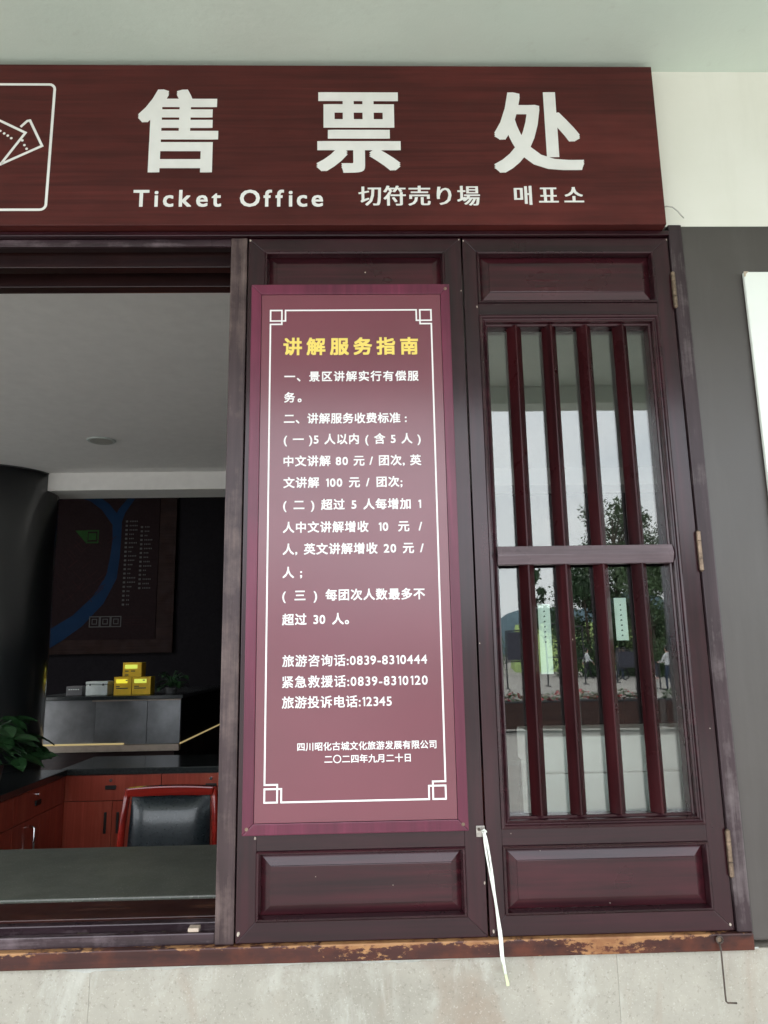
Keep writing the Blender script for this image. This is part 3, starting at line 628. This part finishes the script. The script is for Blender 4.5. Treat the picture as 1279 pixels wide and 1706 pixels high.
# ================================================================== OFFICE INTERIOR
struct(box('office_floor', 'office_floor', (-6, 3, .22, 7.3, -.1, .01), bevel=0))
oc = box('office_ceiling', 'office_ceiling', (-6, 3, .225, 3.499, 2.80, 2.9), bevel=0); struct(oc)
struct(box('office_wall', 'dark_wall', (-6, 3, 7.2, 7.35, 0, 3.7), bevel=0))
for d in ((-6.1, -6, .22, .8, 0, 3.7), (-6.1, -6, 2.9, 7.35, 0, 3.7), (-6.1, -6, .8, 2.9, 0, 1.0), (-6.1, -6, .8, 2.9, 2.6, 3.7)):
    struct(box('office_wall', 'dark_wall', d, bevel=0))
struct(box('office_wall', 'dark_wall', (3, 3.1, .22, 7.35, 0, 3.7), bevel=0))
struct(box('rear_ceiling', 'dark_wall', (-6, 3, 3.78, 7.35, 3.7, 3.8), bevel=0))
b_ = box('ceiling_beam', 'office_ceiling', (-2.5, 3, 3.5, 3.78, 2.672, 3.8), None, .003); tag(b_, 'white boxed ceiling beam crossing the office above the reception desk', 'beam')
C_ = thing('round_column', (-2.63, 3.60, 0), 'thick dark glossy round column at the left of the office', 'column')
ck = MB(); ck.tube([(-2.63, 3.60, .0), (-2.63, 3.60, 2.7985)], .409, 48); o = ck.build('shaft', 'column', C_, smooth=False)
for p in o.data.polygons: p.use_smooth = len(p.vertices) == 4
MB().tube([(-2.63, 3.60, 2.790), (-2.63, 3.60, 2.7985)], .413, 48).build('collar', 'grey_box', C_)
D = thing('downlight', (-1.585, 2.70, 2.795), 'round recessed downlight in the office ceiling', 'downlight')
MB().tube([(-1.585, 2.70, 2.7985), (-1.585, 2.70, 2.792)], [.085, .078], 28).build('rim', 'white_box', D)
MB().tube([(-1.585, 2.70, 2.7915), (-1.585, 2.70, 2.7905)], .066, 28).build('diffuser', 'wire', D)

# counter stone just inside the hatch
L = thing('stone_counter', (-.7, .5, .80), 'grey-green stone counter top just inside the open hatch', 'counter')
box('top', 'ledge', (-3.2, 1.2, .275, .765, .905, .94), L, .004)
box('front_board', 'darkwood', (-3.2, 1.2, .28, .30, .01, .905), L, 0)
box('rear_board', 'darkwood', (-3.2, 1.2, .72, .74, .01, .905), L, 0)

# red cabinets in an L
K = thing('cabinet_run', (-1.0, 3.7, 0), 'red lacquered cabinet run under dark granite along the back of the booth', 'cabinet')
box('granite_top', 'granite', (-1.995, 1.0, 3.43, 4.05, .762, .80), K, .003)
box('carcass', 'darkwood', (-1.99, 1.0, 3.462, 4.03, .08, .762), K, 0)
for x0, x1 in ((-1.990, -1.344), (-1.340, -.70), (-.696, .0), (.004, .7)):
    kd = box('drawer_front', 'cabinet', (x0, x1, 3.443, 3.462, .600, .757), K, .002)
    x = (x0 + x1) / 2
    MB().tube([(x, 3.443, .725), (x, 3.432, .725)], .010, 14).build('lock', 'chrome', kd)
    box('handle', 'rubber', (x - .035, x + .035, 3.432, 3.4428, .668, .694), kd, .004)
for x0, x1 in ((-1.990, -1.654), (-1.651, -1.322), (-1.319, -.99), (-.987, -.66), (-.657, -.33), (-.327, .0)):
    kd = box('door', 'cabinet', (x0, x1, 3.443, 3.462, .10, .596), K, .002);
    x = x1 - .038 if abs(x1 + 1.654) < .01 or abs(x1 + .99) < .01 or abs(x1 + .33) < .01 else x0 + .038
    box('handle', 'rubber', (x - .008, x + .008, 3.430, 3.4428, .40, .53), kd, .004)
K2 = thing('cabinet_run', (-2.2, 2.2, 0), 'red lacquered cabinet run on the left, coming towards the hatch under granite', 'cabinet')
box('granite_top', 'granite', (-2.6, -1.945, .80, 3.425, .762, .80), K2, .003)
box('carcass', 'darkwood', (-2.58, -1.975, .80, 3.41, .08, .762), K2, 0)
for y0, y1 in ((2.72, 3.42), (2.02, 2.716), (1.32, 2.016)):
    kd = box('drawer_front', 'cabinet', (-1.974, -1.955, y0, y1, .600, .757), K2, .002)
    ke = box('door', 'cabinet', (-1.974, -1.955, y0, (y0 + y1) / 2 - .002, .10, .596), K2, .002)
    box('door', 'cabinet', (-1.974, -1.955, (y0 + y1) / 2 + .002, y1, .10, .596), K2, .002)
    MB().tube([(-1.955, y0 + .3, .72), (-1.944, y0 + .3, .72)], .011, 14).build('lock', 'chrome', kd)
    box('handle', 'rubber', (-1.9548, -1.944, y0 + .26, y0 + .33, .66, .69), kd, .003)
    MB().tube([(-1.955, y0 + .21, .56), (-1.925, y0 + .21, .55), (-1.925, y0 + .21, .40), (-1.955, y0 + .21, .39)], .009, 10).build('handle', 'chrome', ke, smooth=True)

# chair
CH = thing('office_chair', (-.85, 1.75, 0), 'red lacquered wooden armchair with dark leather back behind the counter', 'chair')
cx, cy = -.853, 1.72
def sw(px, pz): return cx + px, pz
pad = MB(); nx, nz_ = 14, 12
for side in (-1, 1):
    base = len(pad.v)
    vs = []
    for j in range(nz_ + 1):
        for i in range(nx + 1):
            u = i / nx * 2 - 1; w = j / nz_ * 2 - 1
            puff = .036 * (1 - abs(u) ** 4.0) * (1 - abs(w) ** 4.0) ** .8 + .004
            z = .722 + w * .192; x = u * (.180 - .006 * (w + 1)); vs.append((cx + x, cy + .02 + (w * .02) + side * puff, z + .004 * (1 - u * u)))
    pad.add(vs, [(j * (nx + 1) + i, j * (nx + 1) + i + 1, (j + 1) * (nx + 1) + i + 1, (j + 1) * (nx + 1) + i) for j in range(nz_) for i in range(nx)])
pad.build('backrest', 'leather', CH, smooth=True)
crest = MB(); cp = []
for i in range(13):
    u = i / 12 * 2 - 1; cp.append((cx + u * .188, .949 + .008 * (1 - u * u)))
crest.slab(cp + [(cx + .182, .915)] + [(cx + u * .16, .913 + .004 * (1 - u * u)) for u in (.8, .4, 0, -.4, -.8)] + [(cx - .182, .915)], cy + .012, cy + .055)
crest.build('top_rail', 'chairwood', CH, .006)
for s_ in (-1, 1):
    MB().tube([(cx + s_ * .186, cy + .035, .946), (cx + s_ * .190, cy + .03, .90), (cx + s_ * .198, cy + .015, .80), (cx + s_ * .206, cy, .6), (cx + s_ * .20, cy, .46)], [.013, .014, .015, .016, .018], 12, True, 1.2).build('back_post', 'chairwood', CH, smooth=True)
    MB().tube([(cx + s_ * .20, cy, .46), (cx + s_ * .205, cy + .02, .012)], [.02, .016], 12).build('leg', 'chairwood', CH, smooth=True)
    MB().tube([(cx + s_ * .215, cy - .42, .45), (cx + s_ * .215, cy - .43, .012)], [.02, .016], 12).build('leg', 'chairwood', CH, smooth=True)
    MB().tube([(cx + s_ * .205, cy, .66), (cx + s_ * .25, cy - .2, .655), (cx + s_ * .24, cy - .42, .64), (cx + s_ * .22, cy - .43, .45)], .017, 12).build('armrest', 'chairwood', CH, smooth=True)
box('seat', 'leather', (cx - .19, cx + .19, cy - .45, cy - .02, .42, .49), CH, .02, seg=3)

# reception desk with strip light, things standing on it
R = thing('reception_desk', (-2.1, 5.2, 0), 'long grey reception desk with a warm strip light along its foot', 'desk')
box('top', 'granite', (-2.80, -1.54, 4.76, 6.9, 1.165, 1.195), R, .003)
for x0, x1 in ((-2.78, -2.272), (-2.268, -1.842), (-1.838, -1.563)):
    box('front_panel', 'metal_desk', (x0, x1, 4.80, 4.84, .80, 1.163), R, .002)
box('top_edge', 'desk_trim', (-2.3, -1.563, 4.794, 4.8, 1.150, 1.162), R, .001)
box('side_panel', 'dark_wall', (-1.60, -1.563, 4.842, 6.85, .80, 1.163), R, 0)
box('strip_light', 'led', (-2.78, -2.02, 4.786, 4.7985, .800, .812), R, 0)
box('strip_light', 'led', (-1.562, -1.554, 4.80, 6.8, .795, .806), R, 0)
box('foot_rail', 'desk_trim', (-2.78, -1.563, 4.78, 4.84, .745, .797), R, .003)
box('lower_body', 'darkwood', (-2.78, -1.62, 4.86, 6.8, .01, .742), R, 0)
def ybox(x0, x1, z0, z1, lab, lit, marks):
    t = thing('yellow_box', ((x0 + x1) / 2, 4.97, z0), lab, 'box', 'yellow boxes on the reception desk')
    ct = box('carton', 'yellow_box', (x0, x1, 4.9, 5.03, z0, z1), t, .003)
    box('label', lit, (x0 + .018, x1 - .035, 4.8975, 4.8995, z1 - .052, z1 - .018), ct, 0)
    for a, b, c in marks: MB().box(x0 + a, x0 + b, 4.8972 if c < .05 else 4.8982, 4.8978 if c < .05 else 4.8995, z1 - c - .008, z1 - c).build('print_mark', 'ink', ct)
ybox(-2.162, -2.012, 1.196, 1.345, 'bottom left yellow box under the single one on the reception desk', 'lit_label', [(.10, .115, .025), (.02, .05, .075), (.02, .12, .09)])
ybox(-2.008, -1.85, 1.196, 1.345, 'bottom right yellow box with lime label beside the dark plant', 'lit_label2', [(.09, .11, .025), (.02, .06, .075), (.02, .12, .09)])
ybox(-2.092, -1.933, 1.346, 1.466, 'yellow box stacked on top of two others', 'lit_label2', [(.02, .05, .068), (.07, .105, .068), (.02, .05, .10)])
t = thing('pale_case', (-2.3, 4.95, 1.196), 'small pale case with lid on the reception desk left of the yellow boxes', 'case')
box('body', 'white_box', (-2.392, -2.208, 4.88, 5.02, 1.196, 1.285), t, .008)
box('lid', 'white_box', (-2.395, -2.205, 4.877, 5.023, 1.287, 1.312), t, .006)
for x in (-2.355, -2.245): box('clasp', 'rubber', (x - .006, x + .006, 4.874, 4.8768, 1.278, 1.294), t, .001)
t = thing('card_reader', (-2.49, 4.95, 1.196), 'small dark grey desktop machine on the reception desk near the column', 'machine')
box('body', 'grey_box', (-2.556, -2.42, 4.88, 5.02, 1.196, 1.275), t, .006)
for i in range(5): box('key', 'white_box', (-2.535 + i * .019, -2.523 + i * .019, 4.877, 4.8795, 1.245, 1.252), t, 0)

leafm = bpy.data.meshes.new('leaf')
lv = []; lf = []
for i in range(6):
    u = i / 5; w = .42 * math.sin(PI * min(1, u * .93 + .07)) ** .7 * (1 - .35 * u)
    for a, zz in ((-w, .0), (0, -.06), (w, 0)): lv.append((u, a, zz - .35 * u * u))
for i in range(5): lf += [(i * 3, i * 3 + 1, i * 3 + 4, i * 3 + 3), (i * 3 + 1, i * 3 + 2, i * 3 + 5, i * 3 + 4)]
leafm.from_pydata(lv, [], lf); leafm.materials.append(M['leaf_dark'])
def plant(loc, h, rad, n, size, label, seed):
    random.seed(seed)
    t = thing('pot_plant', loc, label, 'plant')
    pr = rad * .38
    o = MB().tube([(loc[0], loc[1], loc[2] + .001), (loc[0], loc[1], loc[2] + h * .32)], [pr * .75, pr], 18).build('pot', 'pot', t)
    st = MB()
    for i in range(n):
        a = random.uniform(0, 2 * PI); el = random.uniform(-.25, 1.25); rr = rad * random.uniform(.45, 1.0)
        base = Vector((0, 0, h * .32)); tip = Vector((math.cos(a) * rr * math.cos(el), math.sin(a) * rr * math.cos(el), h * .45 + rr * .9 * math.sin(el)))
        mid = (base + tip) / 2 + Vector((0, 0, h * .18))
        st.tube([Vector(loc) + base, Vector(loc) + mid, Vector(loc) + tip], .004, 5, False)
        o = bpy.data.objects.new('leaf', leafm); COL.objects.link(o); o.parent = t; o.location = tip
        s_ = size * random.uniform(.7, 1.2); o.scale = (s_, s_, s_)
        o.rotation_euler = (random.uniform(-.6, .6), random.uniform(-.3, .5), a + random.uniform(-.7, .7))
    st.build('stems', 'leaf_dark', t)
plant((-2.06, 2.55, .801), .46, .27, 80, .12, 'leafy green pot plant on the left granite counter by the column', 5)
plant((-1.70, 5.0, 1.196), .16, .15, 40, .05, 'small dark pot plant on the right end of the reception desk', 8)

# map panel on the far wall
Mp = thing('wall_map', (-3.0, 7.15, 1.6), 'large dark wall map with a blue river and lists of place names', 'map')
box('board', 'map_board', (-4.8, -2.25, 7.13, 7.198, 1.56, 3.66), Mp, .004)
box('field', 'map_field', (-4.6, -2.45, 7.118, 7.129, 1.72, 3.6), Mp, 0)
mb = MB(); riv = [(-3.80, 1.66), (-3.588, 1.782), (-3.355, 1.938), (-3.126, 2.178), (-2.985, 2.45), (-2.955, 2.70), (-2.945, 2.889), (-2.95, 3.08), (-3.002, 3.166), (-3.10, 3.29), (-3.25, 3.40), (-3.448, 3.47)]
for i in range(len(riv) - 1):
    pass
def var_line(mb, pts, ws, y):
    P = [Vector(p) for p in pts]; L2 = []
    for i, p in enumerate(P):
        d = (P[min(i + 1, len(P) - 1)] - P[max(i - 1, 0)]).normalized(); n_ = Vector((-d.y, d.x)); L2 += [p + n_ * ws[i] / 2, p - n_ * ws[i] / 2]
    mb.add([(p.x, y, p.y) for p in L2], [(2 * i, 2 * i + 1, 2 * i + 3, 2 * i + 2) for i in range(len(P) - 1)])
var_line(mb, riv, [.20, .19, .17, .15, .13, .11, .10, .11, .12, .11, .10, .09], 7.116)
var_line(mb, [(-2.95, 3.10), (-2.90, 3.24), (-2.785, 3.40), (-2.70, 3.5)], [.10, .09, .07, .06], 7.115)
mb.build('river', 'blue', Mp)
mb = MB(); mb.line([(-3.30, 3.0), (-3.17, 3.0), (-3.17, 2.86), (-3.30, 2.86)], .018, 7.116, True)
mb.poly([(-3.44, 3.005), (-3.31, 3.005), (-3.31, 2.86)], 7.1155); mb.box(-3.28, -3.19, 7.113, 7.116, 2.89, 2.97); mb.build('park_area', 'green', Mp)
random.seed(11)
mb = MB()
for c_, z0, z1, k in ((-2.836, 3.12, 2.09, 1), (-2.655, 3.05, 2.27, 1)):
    z = z0
    while z > z1:
        mb.box(c_ - .013, c_ + .013, 7.1145, 7.1165, z - .022, z)
        x = c_ + .035
        for j in range(random.randint(2, 5)): mb.box(x, x + .012, 7.1152, 7.1165, z - .018, z - .003); x += .02
        z -= .052
mb.build('list_marks', 'map_line', Mp)['kind'] = 'stuff'
for i in range(3):
    x0 = -3.212 + i * .124
    mb = MB(); mb.line([(x0, 1.868), (x0 + .112, 1.868), (x0 + .112, 1.984), (x0, 1.984)], .010, 7.116, True)
    mb.line([(x0 + .03, 1.9), (x0 + .082, 1.9), (x0 + .082, 1.955), (x0 + .03, 1.955)], .008, 7.116, True); mb.build('icon_frame', 'map_line', Mp)
mb = MB()
for k in range(4): mb.box(-2.83, -2.60 + .06 * (k % 2), 7.115, 7.1165, 1.975 - k * .03, 1.979 - k * .03)
for k in range(34):
    a = (random.uniform(-3.55, -3.05), random.uniform(2.15, 2.85)); d = random.choice([(.10, .09), (-.09, .10)])
    if a[0] > -3.15 and a[1] < 2.4: continue
    mb.line([a, (a[0] + d[0], a[1] + d[1])], .007, 7.1158 - k * .00002)
mb.build('street_lines', 'map_red', Mp)['kind'] = 'stuff'

# wooden chair half hidden behind the post
W2 = thing('side_chair', (-.95, 3.9, 0), 'brown wooden chair back glimpsed beside the weathered post behind the cabinets', 'chair')
for x in (-1.085, -.70): MB().tube([(x, 4.3, .01), (x, 4.3, .5), (x + .01, 4.38, 1.45)], .018, 10).build('leg', 'desk_trim', W2, smooth=True)
for x in (-1.085, -.70): MB().tube([(x, 4.75, .01), (x, 4.75, .48)], .018, 10).build('leg', 'desk_trim', W2, smooth=True)
box('top_rail', 'desk_trim', (-1.085, -.70, 4.355, 4.395, 1.38, 1.46), W2, .006)
box('top_rail', 'desk_trim', (-1.085, -.70, 4.335, 4.365, 1.13, 1.17), W2, .006)
box('seat', 'darkwood', (-1.11, -.675, 4.28, 4.80, .48, .52), W2, .01)

# ================================================================== THE PLAZA BEHIND THE CAMERA (seen in the window glass)
def planter(xc, yc, w, label, fl):
    random.seed(int(xc * 10) + 50)
    t = thing('planter_box', (xc, yc, -.05), label, 'planter', 'planter boxes along the edge of the plaza')
    for k in range(3): box('plank', 'planter', (xc - w / 2, xc + w / 2, yc + .20, yc + .225, .02 + k * .165, .175 + k * .165), t, .004)
    for k in range(3): box('plank', 'planter', (xc - w / 2, xc + w / 2, yc - .225, yc - .20, .02 + k * .165, .175 + k * .165), t, .004)
    for sx in (-1, 1):
        box('end_board', 'planter', (xc + sx * (w / 2 + .014) - .012, xc + sx * (w / 2 + .014) + .012, yc - .225, yc + .225, .02, .51), t, .003)
    box('rim', 'iron', (xc - w / 2 - .03, xc + w / 2 + .03, yc - .24, yc + .24, .512, .535), t, .003)
    mb = MB(); mb2 = MB()
    for k in range(420):
        x = xc + random.uniform(-w / 2, w / 2); y = yc + random.uniform(-.22, .22); z = .53 + random.uniform(0, .2) * (.5 + .5 * math.sin(x * 7) ** 2); r = random.uniform(.02, .045)
        a = random.uniform(0, 6.28); tz = random.uniform(-.8, .8)
        (mb2 if (k % 3 == 0 and fl) else mb).add([(x + r * math.cos(a), y + r * math.sin(a), z + r * tz), (x - r * math.sin(a), y + r * math.cos(a), z), (x - r * math.cos(a), y - r * math.sin(a), z - r * tz), (x + r * math.sin(a), y - r * math.cos(a), z + r * .5)], [(0, 1, 2, 3)])
    mb.build('shrub_leaves', 'foliage_a', t)
    if fl: mb2.build('flowers', 'flower', t)
planter(1.1, -13.3, 1.5, 'plank planter box with red flowers, farthest left on the plaza edge', True)
planter(3.25, -13.3, 1.5, 'plank planter box with red flowers, reflected left in the window glass', True)
planter(4.95, -13.3, 1.5, 'plank planter box with red flowers, reflected in the middle of the glass', True)
planter(6.65, -13.3, 1.5, 'plank planter box with green shrubs, reflected right in the glass', False)
planter(8.4, -13.3, 1.5, 'plank planter box with green shrubs, beyond the right one', False)

def tree(x, y, h, rad, mat, n, label, seed, zlow=.30, leafr=.105):
    random.seed(seed)
    t = thing('tree', (x, y, -.05), label, 'tree', 'trees beyond the plaza')
    tr = MB(); tr.tube([(x, y, -.05), (x + .1, y, h * .3), (x - .05, y + .1, h * .62), (x, y, h * .9)], [h * .022, h * .017, h * .010, h * .003], 9)
    cl = []
    for k in range(26):
        a = random.uniform(0, 2 * PI); f = random.uniform(zlow, .97)
        rr = rad * (math.sin(PI * min(1, (f - zlow) / (1.02 - zlow) * .85 + .12)) ** .7) * random.uniform(.45, 1.0)
        c = Vector((x + math.cos(a) * rr, y + math.sin(a) * rr, h * f)); cl.append((c, rad * random.uniform(.26, .48)))
        b0 = Vector((x, y, h * max(.22, f - .18))); tr.tube([b0, (b0 + c) / 2 + Vector((0, 0, .1)), c], [h * .006, h * .004, h * .0015], 5, False)
    tr.build('trunk', 'bark', t, smooth=True)
    cr = MB()
    for k in range(n):
        c, r = random.choice(cl); d = Vector((random.gauss(0, 1), random.gauss(0, 1), random.gauss(0, .8))).normalized() * r * random.uniform(.3, 1.15)
        p = c + d; u = Vector((random.gauss(0, 1), random.gauss(0, 1), random.gauss(0, 1))).normalized(); w = u.orthogonal().normalized(); s_ = leafr * random.uniform(.6, 1.3)
        cr.add([p + u * s_, p + w * s_ * .6, p - u * s_, p - w * s_ * .6], [(0, 1, 2, 3)])
    cr.build('crown', mat, t)
tree(16.0, -45, 10.9, 2.7, 'foliage_a', 9000, 'tall airy tree rising above the others in the glass reflection', 1, .35, .10)
tree(13.6, -44, 6.3, 2.3, 'foliage_b', 12000, 'round bushy tree left of the tall airy tree', 2, .02)
tree(16.8, -42, 6.9, 2.5, 'foliage_a', 12000, 'leafy tree standing in front of the tall airy tree', 3, .02)
tree(20.3, -44, 7.2, 2.5, 'foliage_b', 12000, 'dense dark tree at the right of the reflected group', 4, .02)
tree(11.0, -47, 7.0, .9, 'foliage_b', 1200, 'slender young tree at the left of the reflected group', 5, .4, .14)
tree(24.6, -43, 7.6, 2.9, 'foliage_b', 9000, 'broad dark tree farthest right beyond the plaza', 6, .02)
tree(4.0, -60, 5.0, 1.8, 'foliage_a', 1800, 'low round tree farthest left beyond the plaza', 7, .2)
tree(-6.0, -48, 7.5, 2.6, 'foliage_b', 3000, 'wide tree far left of the plaza behind the photographer', 8, .2)
mb = MB(); mb.add([(11.3, -55, -.04), (80, -55, -.04), (80, -72, 4.6), (14.8, -72, 4.2), (14.6, -74, -.04), (80, -74, -.04)], [(0, 1, 2, 3), (3, 2, 5, 4), (0, 3, 4), (1, 5, 2)])
struct(mb.build('grass_bank', 'grass'))
random.seed(21)
vs = []; n = 60
for i in range(n + 1):
    x = -260 + i * 9.5; h = 20 + 9 * math.sin(i * .35) + 5 * math.sin(i * .9 + 1) + random.uniform(-1, 1)
    vs += [(x, -330, -1), (x, -380, h), (x, -430, -1)]
mb = MB(); mb.add(vs, [(i * 3 + j, i * 3 + 3 + j, i * 3 + 4 + j, i * 3 + 1 + j) for i in range(n) for j in (0, 1)])
struct(mb.build('hill', 'hill'))
tree(8.2, -50, 3.2, 1.5, 'foliage_a', 2600, 'low rounded bush left of the bright meadow', 31, .02, .10)
tree(3.5, -52, 3.0, 1.9, 'foliage_b', 2600, 'wide dark bush at the far left of the plaza edge', 32, .02, .10)
def stand(x, y, w, h, label, panel):
    t = thing('display_stand', (x, y, -.05), label, 'display stand', 'metal display stands on the plaza')
    for sx in (-1, 1):
        MB().tube([(x + sx * w / 2, y, -.05), (x + sx * w / 2, y, h)], .035, 8).build('post', 'iron', t)
        MB().tube([(x + sx * w / 2, y - .4, -.02), (x + sx * w / 2, y + .4, -.02)], .03, 8).build('foot', 'iron', t)
    for z in (h, h * .45): MB().tube([(x - w / 2, y, z), (x + w / 2, y, z)], .03, 8).build('cross_rail', 'iron', t)
    if panel: box('panel', 'shirt_d', (x - w / 2 + .05, x + w / 2 - .05, y - .02, y + .02, h * .47, h - .06), t, .004)
stand(8.6, -32, .9, 2.7, 'open dark metal display stand at the left of the plaza', False)
stand(9.7, -33, .8, 2.6, 'open dark metal display stand next to the notice reflection', False)
stand(6.3, -30, .7, 2.4, 'dark metal stand with panel near the blue hill in the reflection', True)
stand(12.6, -34, 1.3, 1.5, 'low dark metal stand with panel behind the walking people', True)
stand(11.0, -27.5, .8, 1.0, 'low dark sign stand beside the rightmost person', True)

def person(x, y, face, top, bottom, label, stride=.22, h=1.68, hold=False):
    """one skinned body mesh; face = heading in radians"""
    t = thing('person', (x, y, -.05), label, 'person')
    k = h / 1.7
    J = {'pel': (0, 0, .95), 'sp': (0, .01, 1.12), 'ch': (0, .0, 1.32), 'nk': (0, .01, 1.47), 'hd': (0, .03, 1.57), 'tp': (0, .03, 1.66)}
    Rr = {'pel': .13, 'sp': .115, 'ch': .125, 'nk': .052, 'hd': .088, 'tp': .072}
    E = [('pel', 'sp'), ('sp', 'ch'), ('ch', 'nk'), ('nk', 'hd'), ('hd', 'tp')]
    for s_, nm in ((-1, 'l'), (1, 'r')):
        f = s_ * stride
        J.update({nm + 'h': (s_ * .09, 0, .90), nm + 'k': (s_ * .095, f * .55 + .03, .50), nm + 'a': (s_ * .095, f, .09), nm + 't': (s_ * .10, f + .15, .035)})
        Rr.update({nm + 'h': .085, nm + 'k': .058, nm + 'a': .042, nm + 't': .034}); E += [('pel', nm + 'h'), (nm + 'h', nm + 'k'), (nm + 'k', nm + 'a'), (nm + 'a', nm + 't')]
        g_ = -f
        if hold: el, ha = (s_ * .22, .14, 1.10), (s_ * .12, .38, 1.08)
        else: el, ha = (s_ * .24, g_ * .4 - .03, 1.12), (s_ * .24, g_ * 1.1 + .05, .88)
        J.update({nm + 's': (s_ * .175, 0, 1.38), nm + 'e': el, nm + 'w': ha, nm + 'f': (ha[0], ha[1] + .03, ha[2] - (.02 if hold else .09))})
        Rr.update({nm + 's': .055, nm + 'e': .042, nm + 'w': .030, nm + 'f': .026}); E += [('ch', nm + 's'), (nm + 's', nm + 'e'), (nm + 'e', nm + 'w'), (nm + 'w', nm + 'f')]
    names = list(J); c, s2 = math.cos(face), math.sin(face)
    me = bpy.data.meshes.new('body'); me.from_pydata([tuple(v * k for v in J[n_]) for n_ in names], [(names.index(a), names.index(b)) for a, b in E], [])
    o = bpy.data.objects.new('body', me); COL.objects.link(o)
    md = o.modifiers.new('skin', 'SKIN'); sv = me.skin_vertices[0].data
    for i, n_ in enumerate(names): sv[i].radius = (Rr[n_] * k, Rr[n_] * k * (.8 if n_ in ('pel', 'sp', 'ch') else 1)); sv[i].use_root = (n_ == 'pel')
    ss = o.modifiers.new('sub', 'SUBSURF'); ss.levels = 2; ss.render_levels = 2
    dg = bpy.context.evaluated_depsgraph_get(); e = o.evaluated_get(dg); nm_ = bpy.data.meshes.new_from_object(e)
    bpy.data.objects.remove(o)
    for m_ in (bottom, top, 'skin', 'hair'): nm_.materials.append(M[m_])
    for p in nm_.polygons:
        z = p.center.z / k; r_ = math.hypot(p.center.x, p.center.y); p.use_smooth = True
        hand = abs(p.center.x) > .17 * k and z < .96 if not hold else (p.center.y > .3 and z > .9)
        p.material_index = 2 if (hand and z > .75) else (3 if z < .075 else (0 if z < .97 else (1 if z < 1.45 else (3 if (z > 1.62 or (p.center.y < .02 * k and z > 1.5)) else 2))))
    b = bpy.data.objects.new('body', nm_); COL.objects.link(b); b.parent = t
    t.rotation_euler = (0, 0, face)
    hm = bmesh.new(); bmesh.ops.create_uvsphere(hm, u_segments=14, v_segments=8, radius=.105 * k)
    for v in hm.verts: v.co = Vector((v.co.x * .95, v.co.y * 1.05 + .005 * k, v.co.z * 1.0 + 1.635 * k))
    bmesh.ops.delete(hm, geom=[v for v in hm.verts if v.co.z < 1.57 * k or (v.co.y > .05 * k and v.co.z < 1.66 * k)], context='VERTS')
    hme = bpy.data.meshes.new('hair'); hm.to_mesh(hme); hm.free(); hme.materials.append(M['hair'])
    ho = bpy.data.objects.new('hair', hme); COL.objects.link(ho); ho.parent = t
    return t
person(12.3, -40.0, -PI / 2, 'shirt_w', 'trouser', 'person in white shirt and black trousers walking, seen in the window reflection')
person(13.7, -38.0, PI / 2, 'shirt_d', 'trouser', 'person in dark clothes striding away among the display stands')
person(11.35, -26.4, PI * .8, 'shirt_w', 'jeans', 'person in white top and dark jeans at the right of the reflection', stride=.05, hold=True)
person(15.2, -43.5, 0.6, 'pink', 'jeans', 'person in pink top strolling farther off on the plaza', stride=.16)
person(10.3, -25.6, 2.2, 'shirt_d', 'jeans', 'person in dark top standing beside the pink folding chair', stride=.04)
person(12.9, -36.5, -1.2, 'shirt_w', 'jeans', 'person in white top and jeans between the stands and the trees', stride=.18)
t = thing('toddler_chair', (10.75, -26.6, -.05), 'small pink folding chair on the plaza beside the rightmost person', 'folding chair')
box('seat', 'pink', (10.55, 10.95, -26.8, -26.45, .40, .44), t, .01); box('backrest', 'pink', (10.55, 10.95, -26.82, -26.79, .62, .98), t, .04)
for x in (10.57, 10.93):
    MB().tube([(x, -26.45, -.04), (x, -26.81, .62)], .014, 8).build('leg', 'chrome', t); MB().tube([(x, -26.85, -.04), (x, -26.5, .42)], .014, 8).build('leg', 'chrome', t)
